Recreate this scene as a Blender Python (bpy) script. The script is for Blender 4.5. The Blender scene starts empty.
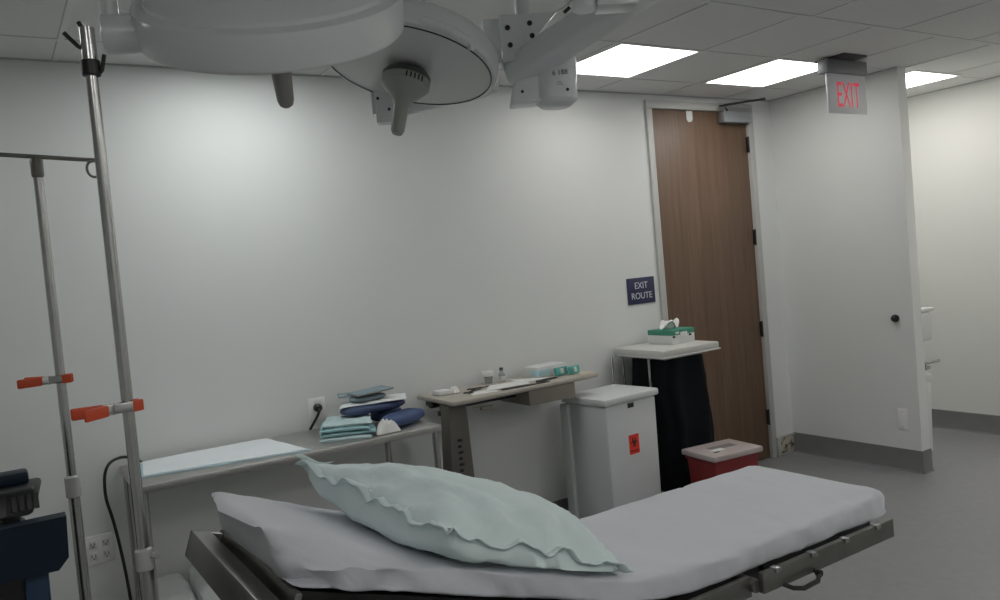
import bpy, bmesh, math, random
from mathutils import Vector, Matrix, noise
random.seed(7)
S = bpy.context.scene
COL = S.collection
PI = math.pi

# ------------------------------------------------------------------ materials
def mat(name, col, rough=0.5, metal=0.0, bump=0.0, bscale=60.0, var=0.0, vscale=4.0, spec=0.5,
        emit=None, estr=0.0, trans=0.0, alpha=1.0, coat=0.0, sheen=0.0, aniso=None):
    m = bpy.data.materials.new(name); m.use_nodes = True
    nt = m.node_tree; b = nt.nodes['Principled BSDF']
    c = (*col, 1.0)
    b.inputs['Base Color'].default_value = c
    b.inputs['Roughness'].default_value = rough
    b.inputs['Metallic'].default_value = metal
    b.inputs['Specular IOR Level'].default_value = spec
    b.inputs['Transmission Weight'].default_value = trans
    b.inputs['Alpha'].default_value = alpha
    b.inputs['Coat Weight'].default_value = coat
    b.inputs['Sheen Weight'].default_value = sheen
    if emit:
        b.inputs['Emission Color'].default_value = (*emit, 1); b.inputs['Emission Strength'].default_value = estr
    tc = nt.nodes.new('ShaderNodeTexCoord')
    src = tc.outputs['Object']
    if aniso:
        mp = nt.nodes.new('ShaderNodeMapping'); mp.inputs['Scale'].default_value = aniso
        nt.links.new(src, mp.inputs['Vector']); src = mp.outputs['Vector']
    if var > 0:
        n = nt.nodes.new('ShaderNodeTexNoise'); n.inputs['Scale'].default_value = vscale; n.inputs['Detail'].default_value = 5
        r = nt.nodes.new('ShaderNodeValToRGB')
        r.color_ramp.elements[0].position = .3; r.color_ramp.elements[1].position = .7
        r.color_ramp.elements[0].color = (*[max(0, x * (1 - var)) for x in col], 1)
        r.color_ramp.elements[1].color = (*[min(1, x * (1 + var)) for x in col], 1)
        nt.links.new(src, n.inputs['Vector']); nt.links.new(n.outputs['Fac'], r.inputs['Fac'])
        nt.links.new(r.outputs['Color'], b.inputs['Base Color'])
    if bump > 0:
        n2 = nt.nodes.new('ShaderNodeTexNoise'); n2.inputs['Scale'].default_value = bscale; n2.inputs['Detail'].default_value = 3
        bp = nt.nodes.new('ShaderNodeBump'); bp.inputs['Strength'].default_value = bump; bp.inputs['Distance'].default_value = .01
        nt.links.new(src, n2.inputs['Vector']); nt.links.new(n2.outputs['Fac'], bp.inputs['Height'])
        nt.links.new(bp.outputs['Normal'], b.inputs['Normal'])
    return m

M = {}
M['wall'] = mat('wall paint', (.70, .715, .70), .7, bump=.05, bscale=180, var=.012, vscale=2)
M['ceil'] = mat('ceiling tile', (.72, .725, .72), .9, bump=.25, bscale=120, var=.03, vscale=60)
M['tbar'] = mat('grid bar paint', (.73, .735, .73), .6, var=.02)
M['shadowline'] = mat('painted shadow line', (.46, .46, .46), .8, var=.05)
M['floor'] = mat('sheet vinyl', (.232, .235, .242), .38, bump=.03, bscale=90, var=.05, vscale=25)
M['cove'] = mat('rubber cove base', (.18, .184, .182), .55, var=.05, vscale=8)
M['frame'] = mat('painted steel frame', (.46, .46, .44), .45, var=.02)
M['lamp'] = mat('white enamel', (.73, .76, .765), .28, var=.015, spec=.5, coat=.2)
M['lampface'] = mat('lamp glass', (.70, .70, .695), .3, var=.02, coat=.3)
M['grey'] = mat('grey sterile handle', (.29, .28, .265), .5, var=.03)
M['greydark'] = mat('dark grey knob cap', (.06, .066, .063), .4, var=.05)
M['greygreen'] = mat('grey green plastic', (.30, .315, .29), .45, var=.03)
M['chrome'] = mat('brushed steel', (.50, .50, .49), .24, metal=1, var=.05, vscale=30)
M['steel'] = mat('stainless sheet', (.55, .54, .52), .36, metal=1, var=.04, vscale=20)
M['rail'] = mat('steel rail', (.23, .225, .205), .38, metal=.9, var=.08, vscale=16)
M['black'] = mat('black plastic', (.012, .012, .013), .4, var=.1)
M['blackpad'] = mat('black pad vinyl', (.02, .02, .02), .5, var=.1)
M['bag'] = mat('black bag cloth', (.0035, .005, .007), .85, spec=.2, bump=.2, bscale=30, var=.1)
M['cable'] = mat('black cable', (.01, .01, .01), .45, var=.05)
M['sheet'] = mat('white bed sheet', (.595, .61, .645), .85, bump=.12, bscale=35, var=.015, sheen=.1)
M['pillow'] = mat('pale green disposable cover', (.66, .775, .77), .8, bump=.15, bscale=28, var=.03, vscale=7, sheen=.1)
M['linen'] = mat('white linen', (.66, .69, .69), .85, bump=.15, bscale=30, var=.03)
M['pad'] = mat('absorbent pad', (.72, .76, .78), .85, bump=.1, bscale=40, var=.02)
M['padedge'] = mat('pad backing', (.42, .60, .66), .7, var=.04)
M['teal'] = mat('teal towel', (.27, .44, .47), .9, bump=.3, bscale=60, var=.10, vscale=18)
M['tealpale'] = mat('pale teal towel', (.45, .57, .58), .9, bump=.3, bscale=60, var=.08, vscale=18)
M['navy'] = mat('blue wrap', (.05, .08, .18), .7, bump=.3, bscale=40, var=.18, vscale=14)
M['navy2'] = mat('dark blue wrap', (.045, .065, .14), .7, bump=.3, bscale=40, var=.15, vscale=14)
M['greyblue'] = mat('grey blue wrap', (.20, .27, .30), .7, bump=.2, bscale=40, var=.1)
M['kraft'] = mat('kraft paper', (.27, .25, .21), .7, var=.1, vscale=30)
M['white'] = mat('white plastic', (.66, .67, .66), .4, var=.015)
M['paper'] = mat('white paper', (.70, .70, .68), .8, var=.03)
M['lid'] = mat('off white lid plastic', (.56, .56, .53), .45, var=.02)
M['can'] = mat('grey bin plastic', (.60, .62, .63), .5, var=.02)
M['canlid'] = mat('bin lid plastic', (.60, .62, .62), .45, var=.02)
M['red'] = mat('red bin plastic', (.20, .014, .016), .42, var=.08)
M['clearlid'] = mat('milky clear lid', (.52, .45, .44), .35, var=.03, trans=.15)
M['stickerred'] = mat('orange red sticker', (.85, .05, .03), .5, var=.02)
M['ink'] = mat('black ink', (.01, .01, .01), .6, var=.05)
M['navysign'] = mat('navy sign', (.022, .028, .075), .45, var=.05)
M['signtext'] = mat('white lettering', (.62, .64, .70), .6, var=.02)
M['desk'] = mat('taupe laminate', (.40, .37, .32), .5, var=.05, vscale=20)
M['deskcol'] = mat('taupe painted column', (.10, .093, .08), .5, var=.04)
M['desktray'] = mat('taupe drawer', (.26, .24, .20), .55, var=.04)
M['orange'] = mat('orange vinyl grip', (.62, .075, .022), .5, var=.08)
M['blue'] = mat('dark blue housing', (.004, .015, .030), .5, spec=.3, var=.1)
M['blue2'] = mat('mid blue leg', (.008, .040, .09), .45, var=.06)
M['device'] = mat('black green device', (.009, .011, .010), .45, spec=.35, var=.2, vscale=20)
M['devgrey'] = mat('device key grey', (.025, .03, .028), .5, var=.1)
M['closer'] = mat('grey closer cover', (.33, .35, .37), .35, metal=.3, var=.03)
M['darkmetal'] = mat('dark metal', (.045, .045, .045), .4, metal=.7, var=.05)
M['greencard'] = mat('green card', (.05, .25, .17), .6, var=.12, vscale=30)
M['tealpack'] = mat('teal packet', (.10, .40, .36), .55, var=.35, vscale=45)
M['beige'] = mat('beige paper', (.52, .47, .38), .8, var=.05)
M['glass'] = mat('clear vial', (.75, .78, .78), .08, trans=.85, var=.01)
M['tissue'] = mat('tissue', (.78, .76, .74), .9, bump=.2, var=.02)
M['clear'] = mat('clear plastic collar', (.62, .63, .60), .25, trans=.35, var=.03)
M['clearbag'] = mat('thin plastic sleeve', (.45, .50, .52), .3, trans=.5, var=.05)
M['exitpanel'] = mat('exit sign acrylic', (.55, .55, .55), .35, var=.02, emit=(.9, .92, 1), estr=.05)
M['plate'] = mat('bright plate plastic', (.79, .79, .78), .4, var=.01)
M['exitred'] = mat('exit letters', (.75, .03, .06), .5, emit=(1, .05, .12), estr=.3)
M['canopy'] = mat('dark canopy', (.05, .05, .05), .6, var=.05)
M['housing'] = mat('brushed housing', (.21, .22, .23), .5, metal=.2, var=.04)
def diff(k, tint=(1.0, .985, .955)): return mat('panel diffuser %g' % k, (.9, .9, .9), .5, emit=tint, estr=k)

def wood():
    m = bpy.data.materials.new('walnut veneer'); m.use_nodes = True
    nt = m.node_tree; b = nt.nodes['Principled BSDF']
    tc = nt.nodes.new('ShaderNodeTexCoord'); mp = nt.nodes.new('ShaderNodeMapping')
    mp.inputs['Scale'].default_value = (26, 26, .9)
    n = nt.nodes.new('ShaderNodeTexNoise'); n.inputs['Scale'].default_value = 1.6; n.inputs['Detail'].default_value = 7
    n.inputs['Roughness'].default_value = .6; n.inputs['Distortion'].default_value = .5
    r = nt.nodes.new('ShaderNodeValToRGB')
    r.color_ramp.elements[0].position = .28; r.color_ramp.elements[1].position = .75
    r.color_ramp.elements[0].color = (.108, .063, .038, 1); r.color_ramp.elements[1].color = (.185, .115, .074, 1)
    nt.links.new(tc.outputs['Object'], mp.inputs['Vector']); nt.links.new(mp.outputs['Vector'], n.inputs['Vector'])
    nt.links.new(n.outputs['Fac'], r.inputs['Fac']); nt.links.new(r.outputs['Color'], b.inputs['Base Color'])
    b.inputs['Roughness'].default_value = .48
    return m
M['wood'] = wood()

def plaster():
    m = bpy.data.materials.new('stained plaster'); m.use_nodes = True
    nt = m.node_tree; b = nt.nodes['Principled BSDF']
    tc = nt.nodes.new('ShaderNodeTexCoord')
    n = nt.nodes.new('ShaderNodeTexNoise'); n.inputs['Scale'].default_value = 22; n.inputs['Detail'].default_value = 4
    r = nt.nodes.new('ShaderNodeValToRGB')
    r.color_ramp.elements[0].position = .40; r.color_ramp.elements[1].position = .52
    r.color_ramp.elements[0].color = (.10, .085, .05, 1); r.color_ramp.elements[1].color = (.50, .47, .38, 1)
    nt.links.new(tc.outputs['Object'], n.inputs['Vector']); nt.links.new(n.outputs['Fac'], r.inputs['Fac'])
    nt.links.new(r.outputs['Color'], b.inputs['Base Color']); b.inputs['Roughness'].default_value = .8
    return m
M['plaster'] = plaster()

# ------------------------------------------------------------------ mesh helpers
class MB:
    def __init__(s): s.bm = bmesh.new()
    def _add(s, verts, faces, X=None):
        vs = [s.bm.verts.new(X @ Vector(v) if X else Vector(v)) for v in verts]
        for f in faces:
            try: s.bm.faces.new([vs[i] for i in f])
            except ValueError: pass
        return vs
    def box(s, a, b, bev=0.0, X=None, seg=2):
        t = bmesh.new()
        x0, y0, z0 = a; x1, y1, z1 = b
        v = [t.verts.new(p) for p in [(x0,y0,z0),(x1,y0,z0),(x1,y1,z0),(x0,y1,z0),(x0,y0,z1),(x1,y0,z1),(x1,y1,z1),(x0,y1,z1)]]
        for f in [(3,2,1,0),(4,5,6,7),(0,1,5,4),(1,2,6,5),(2,3,7,6),(3,0,4,7)]: t.faces.new([v[i] for i in f])
        if bev > 0:
            bmesh.ops.bevel(t, geom=list(t.edges), offset=bev, segments=seg, profile=.5, affect='EDGES')
        s._merge(t, X); return s
    def hexa(s, low, high, bev=0.0, X=None):
        """eight corners: four below, four above"""
        t = bmesh.new(); v = [t.verts.new(p) for p in list(low) + list(high)]
        for f in [(3,2,1,0),(4,5,6,7),(0,1,5,4),(1,2,6,5),(2,3,7,6),(3,0,4,7)]: t.faces.new([v[i] for i in f])
        if bev > 0: bmesh.ops.bevel(t, geom=list(t.edges), offset=bev, segments=2, profile=.5, affect='EDGES')
        s._merge(t, X); return s
    def _merge(s, t, X=None):
        mp = {}
        for v in t.verts: mp[v] = s.bm.verts.new(X @ v.co if X else v.co)
        for f in t.faces:
            try: s.bm.faces.new([mp[v] for v in f.verts])
            except ValueError: pass
        t.free()
    def tube(s, pts, r, seg=12, cap=True, r2=None):
        pts = [Vector(p) for p in pts]; n = len(pts)
        T = []
        for i in range(n):
            a = pts[max(0, i-1)]; b = pts[min(n-1, i+1)]; T.append((b-a).normalized())
        up = Vector((0,0,1)) if abs(T[0].z) < .9 else Vector((1,0,0))
        u = T[0].cross(up).normalized(); rings = []
        for i in range(n):
            u = (u - T[i]*u.dot(T[i])).normalized(); w = T[i].cross(u)
            rr = r if r2 is None else r + (r2-r)*i/(n-1)
            rings.append([s.bm.verts.new(pts[i] + rr*(math.cos(2*PI*k/seg)*u + math.sin(2*PI*k/seg)*w)) for k in range(seg)])
        for i in range(n-1):
            for k in range(seg):
                s.bm.faces.new([rings[i][k], rings[i][(k+1)%seg], rings[i+1][(k+1)%seg], rings[i+1][k]])
        if cap:
            s.bm.faces.new(rings[0][::-1]); s.bm.faces.new(rings[-1])
        return s
    def lathe(s, prof, o=(0,0,0), axis=(0,0,1), seg=32, cap=True):
        a = Vector(axis).normalized(); o = Vector(o)
        h = Vector((1,0,0)) if abs(a.x) < .9 else Vector((0,1,0))
        u = a.cross(h).normalized(); w = a.cross(u); rings = []
        for (r, z) in prof:
            if r < 1e-6: rings.append([s.bm.verts.new(o + a*z)])
            else: rings.append([s.bm.verts.new(o + a*z + r*(math.cos(2*PI*k/seg)*u + math.sin(2*PI*k/seg)*w)) for k in range(seg)])
        for A, B in zip(rings, rings[1:]):
            for k in range(seg):
                k2 = (k+1) % seg
                if len(A) == 1 and len(B) == 1: continue
                if len(A) == 1: f = [A[0], B[k2], B[k]]
                elif len(B) == 1: f = [A[k], A[k2], B[0]]
                else: f = [A[k], A[k2], B[k2], B[k]]
                s.bm.faces.new(f)
        if cap:
            for R_ in (rings[0], rings[-1]):
                if len(R_) > 1:
                    try: s.bm.faces.new(R_)
                    except ValueError: pass
        return s
    def prism(s, poly, h, X=None):
        n = len(poly)
        s._add([(x, y, 0) for x, y in poly] + [(x, y, h) for x, y in poly],
               [tuple(range(n))[::-1], tuple(range(n, 2*n))] + [(i, (i+1)%n, n+(i+1)%n, n+i) for i in range(n)], X)
        return s
    def grid(s, fn, nu, nv, cu=False):
        g = [[s.bm.verts.new(fn(i/(nu if cu else nu-1), j/(nv-1))) for j in range(nv)] for i in range(nu)]
        for i in range(nu if cu else nu-1):
            for j in range(nv-1):
                s.bm.faces.new([g[i][j], g[(i+1)%nu][j], g[(i+1)%nu][j+1], g[i][j+1]])
        return g
    def build(s, name, m, parent=None, smooth=40, loc=None):
        bmesh.ops.recalc_face_normals(s.bm, faces=s.bm.faces)
        if parent: base = origin(parent)
        elif loc is not None: base = Vector(loc)
        else:
            vs = [v.co for v in s.bm.verts]
            base = Vector(((min(v.x for v in vs)+max(v.x for v in vs))/2, (min(v.y for v in vs)+max(v.y for v in vs))/2, min(v.z for v in vs)))
        bmesh.ops.translate(s.bm, verts=s.bm.verts, vec=-base)
        me = bpy.data.meshes.new(name); s.bm.to_mesh(me); s.bm.free()
        o = bpy.data.objects.new(name, me); COL.objects.link(o)
        me.materials.append(M[m] if isinstance(m, str) else m)
        if smooth:
            for p in me.polygons: p.use_smooth = True
            me.set_sharp_from_angle(angle=math.radians(smooth))
        if parent: o.parent = parent
        else: o.location = base
        o['_o'] = list(base)
        return o
def origin(o):
    return Vector(o['_o'])
def tag(o, label=None, cat=None, group=None, kind=None):
    if label: o['label'] = label
    if cat: o['category'] = cat
    if group: o['group'] = group
    if kind: o['kind'] = kind
    return o
def empty(name, loc, label=None, cat=None, group=None, kind=None):
    o = bpy.data.objects.new(name, None); COL.objects.link(o); o.location = loc; o['_o'] = list(loc)
    o.empty_display_size = .1
    return tag(o, label, cat, group, kind)
def text(name, body, size, X, m, parent, ext=.0015, sx=1.0, space=1.0):
    cu = bpy.data.curves.new(name + ' curve', 'FONT'); cu.body = body; cu.size = size; cu.extrude = ext
    cu.align_x = 'CENTER'; cu.align_y = 'CENTER'; cu.space_character = space
    t = bpy.data.objects.new(name + ' tmp', cu); COL.objects.link(t)
    bpy.context.view_layer.update()
    me = bpy.data.meshes.new_from_object(t.evaluated_get(bpy.context.evaluated_depsgraph_get()))
    bpy.data.objects.remove(t); bpy.data.curves.remove(cu)
    b = MB(); b.bm.from_mesh(me); bpy.data.meshes.remove(me)
    bmesh.ops.transform(b.bm, matrix=X @ Matrix.Diagonal((sx, 1, 1, 1)), verts=b.bm.verts)
    return b.build(name, m, parent, smooth=0)
def XF(o, ex, ey, ez):
    ex, ey, ez = Vector(ex), Vector(ey), Vector(ez)
    m = Matrix((( ex.x, ey.x, ez.x, o[0]), (ex.y, ey.y, ez.y, o[1]), (ex.z, ey.z, ez.z, o[2]), (0,0,0,1)))
    return m
def Rz(a, o=(0,0,0)): return Matrix.Translation(o) @ Matrix.Rotation(a, 4, 'Z')
FACE_Y = lambda o: XF(o, (1,0,0), (0,0,1), (0,-1,0))        # lettering that faces -Y
def fbm(p, s, o=3): return noise.fractal(Vector(p)*s, 1.0, 2.0, o)
def smooth_path(pts, k=5):
    pts = [Vector(p) for p in pts]; out = []
    for i in range(len(pts)-1):
        a, b, c, d = pts[max(0,i-1)], pts[i], pts[i+1], pts[min(len(pts)-1,i+2)]
        for j in range(k):
            t = j/k
            out.append(.5*((2*b) + (c-a)*t + (2*a-5*b+4*c-d)*t*t + (3*b-a-3*c+d)*t**3))
    return out + [pts[-1]]

# ------------------------------------------------------------------ room
YB, ZC = 4.06, 2.74
XC, XE, YS, XR = 5.208, 5.306, 3.03, 6.51
XL, YF = -2.4, -3.2
DX0, DX1, DZ = 3.945, 4.935, 2.645
st = dict(kind='structure')
tag(MB().box((XL-.1, YF-.1, -.1), (XR+.1, YB+.2, 0)).build('floor', 'floor', smooth=0), **st)
tag(MB().box((XL-.1, YF-.1, ZC), (XR+.1, YB+.2, ZC+.1)).build('ceiling', 'ceil', smooth=0), **st)
tag(MB().box((XL-.1, YB, 0), (DX0, YB+.12, ZC)).box((DX0, YB, DZ), (DX1, YB+.12, ZC)).box((DX1, YB, 0), (XR+.1, YB+.12, ZC)).build('wall_back', 'wall', smooth=0), **st)
tag(MB().box((XL-.1, YF, 0), (XL, YB, ZC)).build('wall_left', 'wall', smooth=0), **st)
tag(MB().box((XL-.1, YF-.1, 0), (XR+.1, YF, ZC)).build('wall_front', 'wall', smooth=0), **st)
tag(MB().box((XR, YF, 0), (XR+.1, YB, ZC)).build('wall_right', 'wall', smooth=0), **st)
tag(MB().box((XC, YS, 0), (XE, YB, ZC)).build('wall_partition', 'wall', smooth=0), **st)
# cove base
def cove(name, p, q, n):
    """runs p -> q on a wall whose room side is n"""
    p, q, n = Vector(p), Vector(q), Vector(n); b = MB()
    prof = [(0, 0), (.022, 0), (.012, .006), (.007, .02), (.006, .148), (.003, .152), (0, .152)]
    vs = [[b.bm.verts.new(e + n*a + Vector((0,0,z))) for a, z in prof] for e in (p, q)]
    k = len(prof)
    for i in range(k): b.bm.faces.new([vs[0][i], vs[0][(i+1)%k], vs[1][(i+1)%k], vs[1][i]])
    b.bm.faces.new(vs[0]); b.bm.faces.new(vs[1][::-1])
    return tag(b.build(name, 'cove', smooth=30), **st)
cove('baseboard_back', (XL, YB, 0), (3.895, YB, 0), (0,-1,0))
cove('baseboard_partition', (XC, YB, 0), (XC, YS-.006, 0), (-1,0,0))
cove('baseboard_end', (XC-.006, YS, 0), (XE+.006, YS, 0), (0,-1,0))
cove('baseboard_right', (XR, YB, 0), (XR, YF, 0), (-1,0,0))
cove('baseboard_left', (XL, YF, 0), (XL, YB, 0), (1,0,0))
# ceiling grid bars, then painted shade lines beside them and at wall tops
b = MB()
bars_y = [3.735, 3.11, 2.475, 1.85, 1.22, .6, -.02, -.64, -1.26, -1.88, -2.5]
def gb(p, q):
    b.box(p, q)
for y in bars_y: b.box((XL, y-.011, ZC-.003), (XR, y+.011, ZC+.001))
x = 3.458
xs_far = [3.458+.62*i for i in range(-9, 5)]
for x in xs_far:
    if x < XR: b.box((x-.011, 2.475, ZC-.0028), (x+.011, YB, ZC+.001))
xs_near = [3.54+.75*i for i in range(-7, 4)]
for x in xs_near: b.box((x-.011, YF, ZC-.0028), (x+.011, 2.475, ZC+.001))
tag(b.build('trim_1', 'tbar', smooth=0), **st)
b = MB()  # thin darker strips stand in for shade along bars and wall tops
for y in bars_y: b.box((XL, y-.016, ZC-.0012), (XR, y-.011, ZC+.001))
for x in xs_far:
    if x < XR: b.box((x-.016, 2.475, ZC-.001), (x-.011, YB, ZC+.001))
for x in xs_near: b.box((x-.016, YF, ZC-.001), (x-.011, 2.475, ZC+.001))
b.box((XL, YB-.008, ZC-.007), (XC, YB, ZC)); b.box((XC-.008, YS, ZC-.006), (XC, YB, ZC)); b.box((XR-.008, YF, ZC-.007), (XR, YB, ZC))
tag(b.build('trim_2', 'shadowline', smooth=0), **st)
# bare patch of wall where the cove base is missing beside the door
t = empty('trim_3', (5.10, YB, 0), **st)
MB().box((5.03, YB-.010, .012), (5.196, YB, .138), .002).build('plaster', 'plaster', t)
MB().box((4.995, YB-.022, 0), (5.03, YB, .15), .003).box((5.03, YB-.018, .138), (5.20, YB, .152), .002).build('edge_strip', 'frame', t)

# door
d = empty('door_1', (4.44, YB, 0), **st)
MB().box((DX0, YB+.012, .008), (DX1, YB+.056, DZ-.004), .002).build('door_leaf', 'wood', d)
fr = MB()
fr.box((3.897, YB-.018, 0), (3.949, YB+.12, DZ-.004), .003).box((DX1-.004, YB-.018, 0), (4.983, YB+.12, DZ-.004), .003)
fr.box((3.897, YB-.018, DZ-.004), (4.983, YB+.12, DZ+.052), .003)
fr.box((DX0, YB+.056, 0), (DX0+.016, YB+.11, DZ)).box((DX1-.016, YB+.056, 0), (DX1, YB+.11, DZ)).box((DX0, YB+.056, DZ-.016), (DX1, YB+.11, DZ))
fr.build('door_frame', 'frame', d)
for z in (.32, 1.0, 1.70, 2.40):
    MB().tube([(DX1-.003, YB-.002, z-.06), (DX1-.003, YB-.002, z+.06)], .009).box((DX1-.016, YB+.004, z-.055), (DX1-.002, YB+.014, z+.055)).build('hinge', 'darkmetal', d)
MB().tube([(4.0, YB+.014, .94), (4.0, YB-.05, .94)], .011).tube([(4.0, YB-.05, .94), (4.11, YB-.05, .94)], .009).lathe([(.028,0),(.028,.008),(0,.008)], (4.0, YB+.014, .94), (0,-1,0)).build('door_handle', 'steel', d)
MB().prism([(-.03,.05)] + [(.03*math.cos(PI+PI*k/14), .03*math.sin(PI+PI*k/14)) for k in range(15)] + [(.03,.05)], .005, XF((4.335, YB+.0125, 2.588), (1,0,0), (0,0,1), (0,-1,0))).build('door_tab', 'white', d)
cl = MB().box((4.63, YB-.052, 2.555), (4.93, YB+.010, 2.635), .004).build('door_closer', 'closer', d)
MB().tube([(4.69, YB-.03, 2.645), (4.58, YB-.10, 2.665), (4.86, YB-.22, 2.69)], .008, 8).tube([(4.62, YB-.02, 2.675), (4.86, YB-.22, 2.69)], .007, 8).lathe([(.016,0),(.016,.018),(0,.018)], (4.86, YB-.22, 2.68)).build('closer_arm', 'darkmetal', cl)

# ------------------------------------------------------------------ ceiling light panels
def panel(x, y, label, k, w=.56, dpt=.575, tint=(1.0, .985, .955)):
    t = empty('ceiling_light', (x+w/2, y+dpt/2, ZC), label, 'ceiling light', 'square ceiling light panels')
    e = .022
    fb = MB()
    fb.box((x-e, y-e, ZC-.006), (x, y+dpt+e, ZC)).box((x+w, y-e, ZC-.006), (x+w+e, y+dpt+e, ZC))
    fb.box((x, y-e, ZC-.006), (x+w, y, ZC)).box((x, y+dpt, ZC-.006), (x+w, y+dpt+e, ZC))
    fb.build('frame', 'tbar', t, smooth=0)
    MB().box((x, y, ZC-.003), (x+w, y+dpt, ZC+.001)).build('diffuser', diff(k, tint), t, smooth=0)
warm = (1.0, .95, .88)
panel(2.866, 3.112, 'lit square ceiling panel beside the surgical light arm, before the door', 5.9)
panel(4.105, 3.112, 'lit square ceiling panel above the wood door, behind the exit sign', 8)
panel(5.50, 3.078, 'lit square ceiling panel in the alcove past the partition wall', 9, tint=warm)
panel(.80, 3.112, 'lit square ceiling panel above the steel back table, hidden by the lamp heads', 9.8, tint=(.97, 1.0, 1.0))
panel(5.62, 1.70, 'added unseen fill panel over the right wall, nearer the viewer than the alcove panel', 12, tint=warm)  # unseen panel added to brighten the far right wall
panel(4.105, .30, 'added unseen fill panel over the open floor right of the bed', 10)  # added out of view to lift the partition wall
panel(-.85, -.6, 'added unseen fill panel behind the viewer, over the left side of the room', 9)  # unseen row behind the camera, added as fill for lamps and bed
panel(1.006, -.6, 'added unseen fill panel behind the viewer, over the middle of the room', 9)  # same added fill row, over the middle
panel(2.866, -.6, 'added unseen fill panel behind the viewer, over the right side of the room', 9)  # right end of the added fill row, out of view
panel(1.006, -2.5, 'added unseen fill panel far behind the viewer, over the middle of the room', 12)  # added far back to light surfaces that face the camera
panel(3.4, -2.5, 'added unseen fill panel far behind the viewer, over the right side of the room', 12)  # another unseen far panel added as front fill
panel(-1.0, 3.112, 'added fill panel in the far left corner, out of sight', 4)  # added out of view for more light on the left

# ------------------------------------------------------------------ wall fittings
t = empty('exit_route_sign', (3.728, YB, 1.312), 'small navy wall sign reading EXIT ROUTE left of the door', 'sign')
MB().box((3.605, YB-.008, 1.314), (3.852, YB, 1.492), .003).build('sign_plate', 'navysign', t)
text('lettering', 'EXIT', .062, FACE_Y((3.728, YB-.008, 1.437)), 'signtext', t, sx=.95)
text('lettering', 'ROUTE', .062, FACE_Y((3.728, YB-.008, 1.367)), 'signtext', t, sx=.95)

t = empty('power_outlet', (.319, YB, .465), 'white four-socket wall outlet below the steel back table, left end', 'outlet')
MB().box((.262, YB-.006, .467), (.377, YB, .597), .002).build('cover_plate', 'plate', t)
for x in (.293, .346):
    for z in (.505, .56):
        MB().box((x-.016, YB-.008, z-.018), (x+.016, YB-.005, z+.018), .001).build('socket', 'white', t)
        MB().box((x-.009, YB-.0088, z-.004), (x-.006, YB-.0078, z+.008)).box((x+.005, YB-.0088, z-.004), (x+.008, YB-.0078, z+.008)).lathe([(.0035,0),(.0035,.001),(0,.001)], (x, YB-.0078, z-.010), (0,-1,0), 10).build('slot', 'ink', t)
t = empty('power_outlet', (1.398, YB, .94), 'white wall outlet with a black plug in it above the steel table', 'outlet')
MB().box((1.350, YB-.006, .935), (1.442, YB, 1.05), .002).build('cover_plate', 'plate', t)
MB().box((1.38, YB-.008, 1.005), (1.42, YB-.005, 1.035), .001).build('socket', 'white', t)
t = empty('extension_cable', (1.39, YB-.02, .98), 'black cable from the wall plug, hanging over the left end of the steel table', 'cable')
MB().lathe([(.012,0),(.021,.006),(.021,.028),(.012,.036),(0,.036)], (1.393, YB-.006, 1.0), (0,-1,0), 16).build('plug', 'black', t)
MB().tube(smooth_path([(1.393,YB-.036,.998),(1.39,YB-.05,.985),(1.375,YB-.045,.955),(1.345,YB-.03,.905),(1.32,YB-.018,.86),(1.25,YB-.016,.82),(1.0,YB-.016,.80),(.7,YB-.016,.81),(.56,YB-.016,.87),(.50,YB-.018,.915),(.455,YB-.03,.933),(.41,YB-.07,.935),(.380,YB-.09,.917),(.362,YB-.10,.87),(.358,YB-.11,.78),(.375,YB-.12,.68),(.392,YB-.13,.54),(.405,YB-.15,.36),(.41,YB-.18,.12),(.40,YB-.24,.012),(.3,YB-.4,.009),(.1,YB-.6,.009)]), .0068, 10).build('cord', 'cable', t)

b = MB(); b.box((XC-.006, 3.11, .288), (XC, 3.186, .432), .002)
t = empty('blank_wall_plate', (XC, 3.148, .288), 'blank white wall plate low on the partition wall', 'wall plate')
b.build('plate', 'plate', t)
for z in (.31, .41): MB().lathe([(.003,0),(.003,.001),(0,.0012)], (XC-.006, 3.148, z), (-1,0,0), 8).build('screw', 'closer', t)
t = empty('door_stop', (XC, 3.153, 1.03), 'round black door stop knob on the partition wall', 'door stop')
MB().lathe([(.024,-.004),(.026,.006),(.026,.016),(.022,.022)], (XC, 3.153, 1.058), (-1,0,0), 24, cap=True).build('rim', 'darkmetal', t)
MB().lathe([(.018,.0),(.018,.034),(.012,.040),(0,.042)], (XC, 3.153, 1.058), (-1,0,0), 20).build('bumper', 'black', t)

# exit sign
t = empty('exit_sign', (4.58, 3.0, ZC), 'ceiling hung exit sign with red EXIT letters before the partition wall', 'exit sign')
MB().box((4.42, 2.89, ZC-.014), (4.655, 3.09, ZC), .004).build('canopy', 'canopy', t)
MB().box((4.375, 2.975, 2.645), (4.785, 3.045, ZC-.012), .006).build('housing', 'housing', t)
MB().box((4.40, 3.0, 2.405), (4.795, 3.012, 2.647), .002).build('sign_panel', 'exitpanel', t)
text('lettering', 'EXIT', .222, FACE_Y((4.606, 3.0, 2.512)), 'exitred', t, sx=.50, ext=.001, space=1.05)

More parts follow.
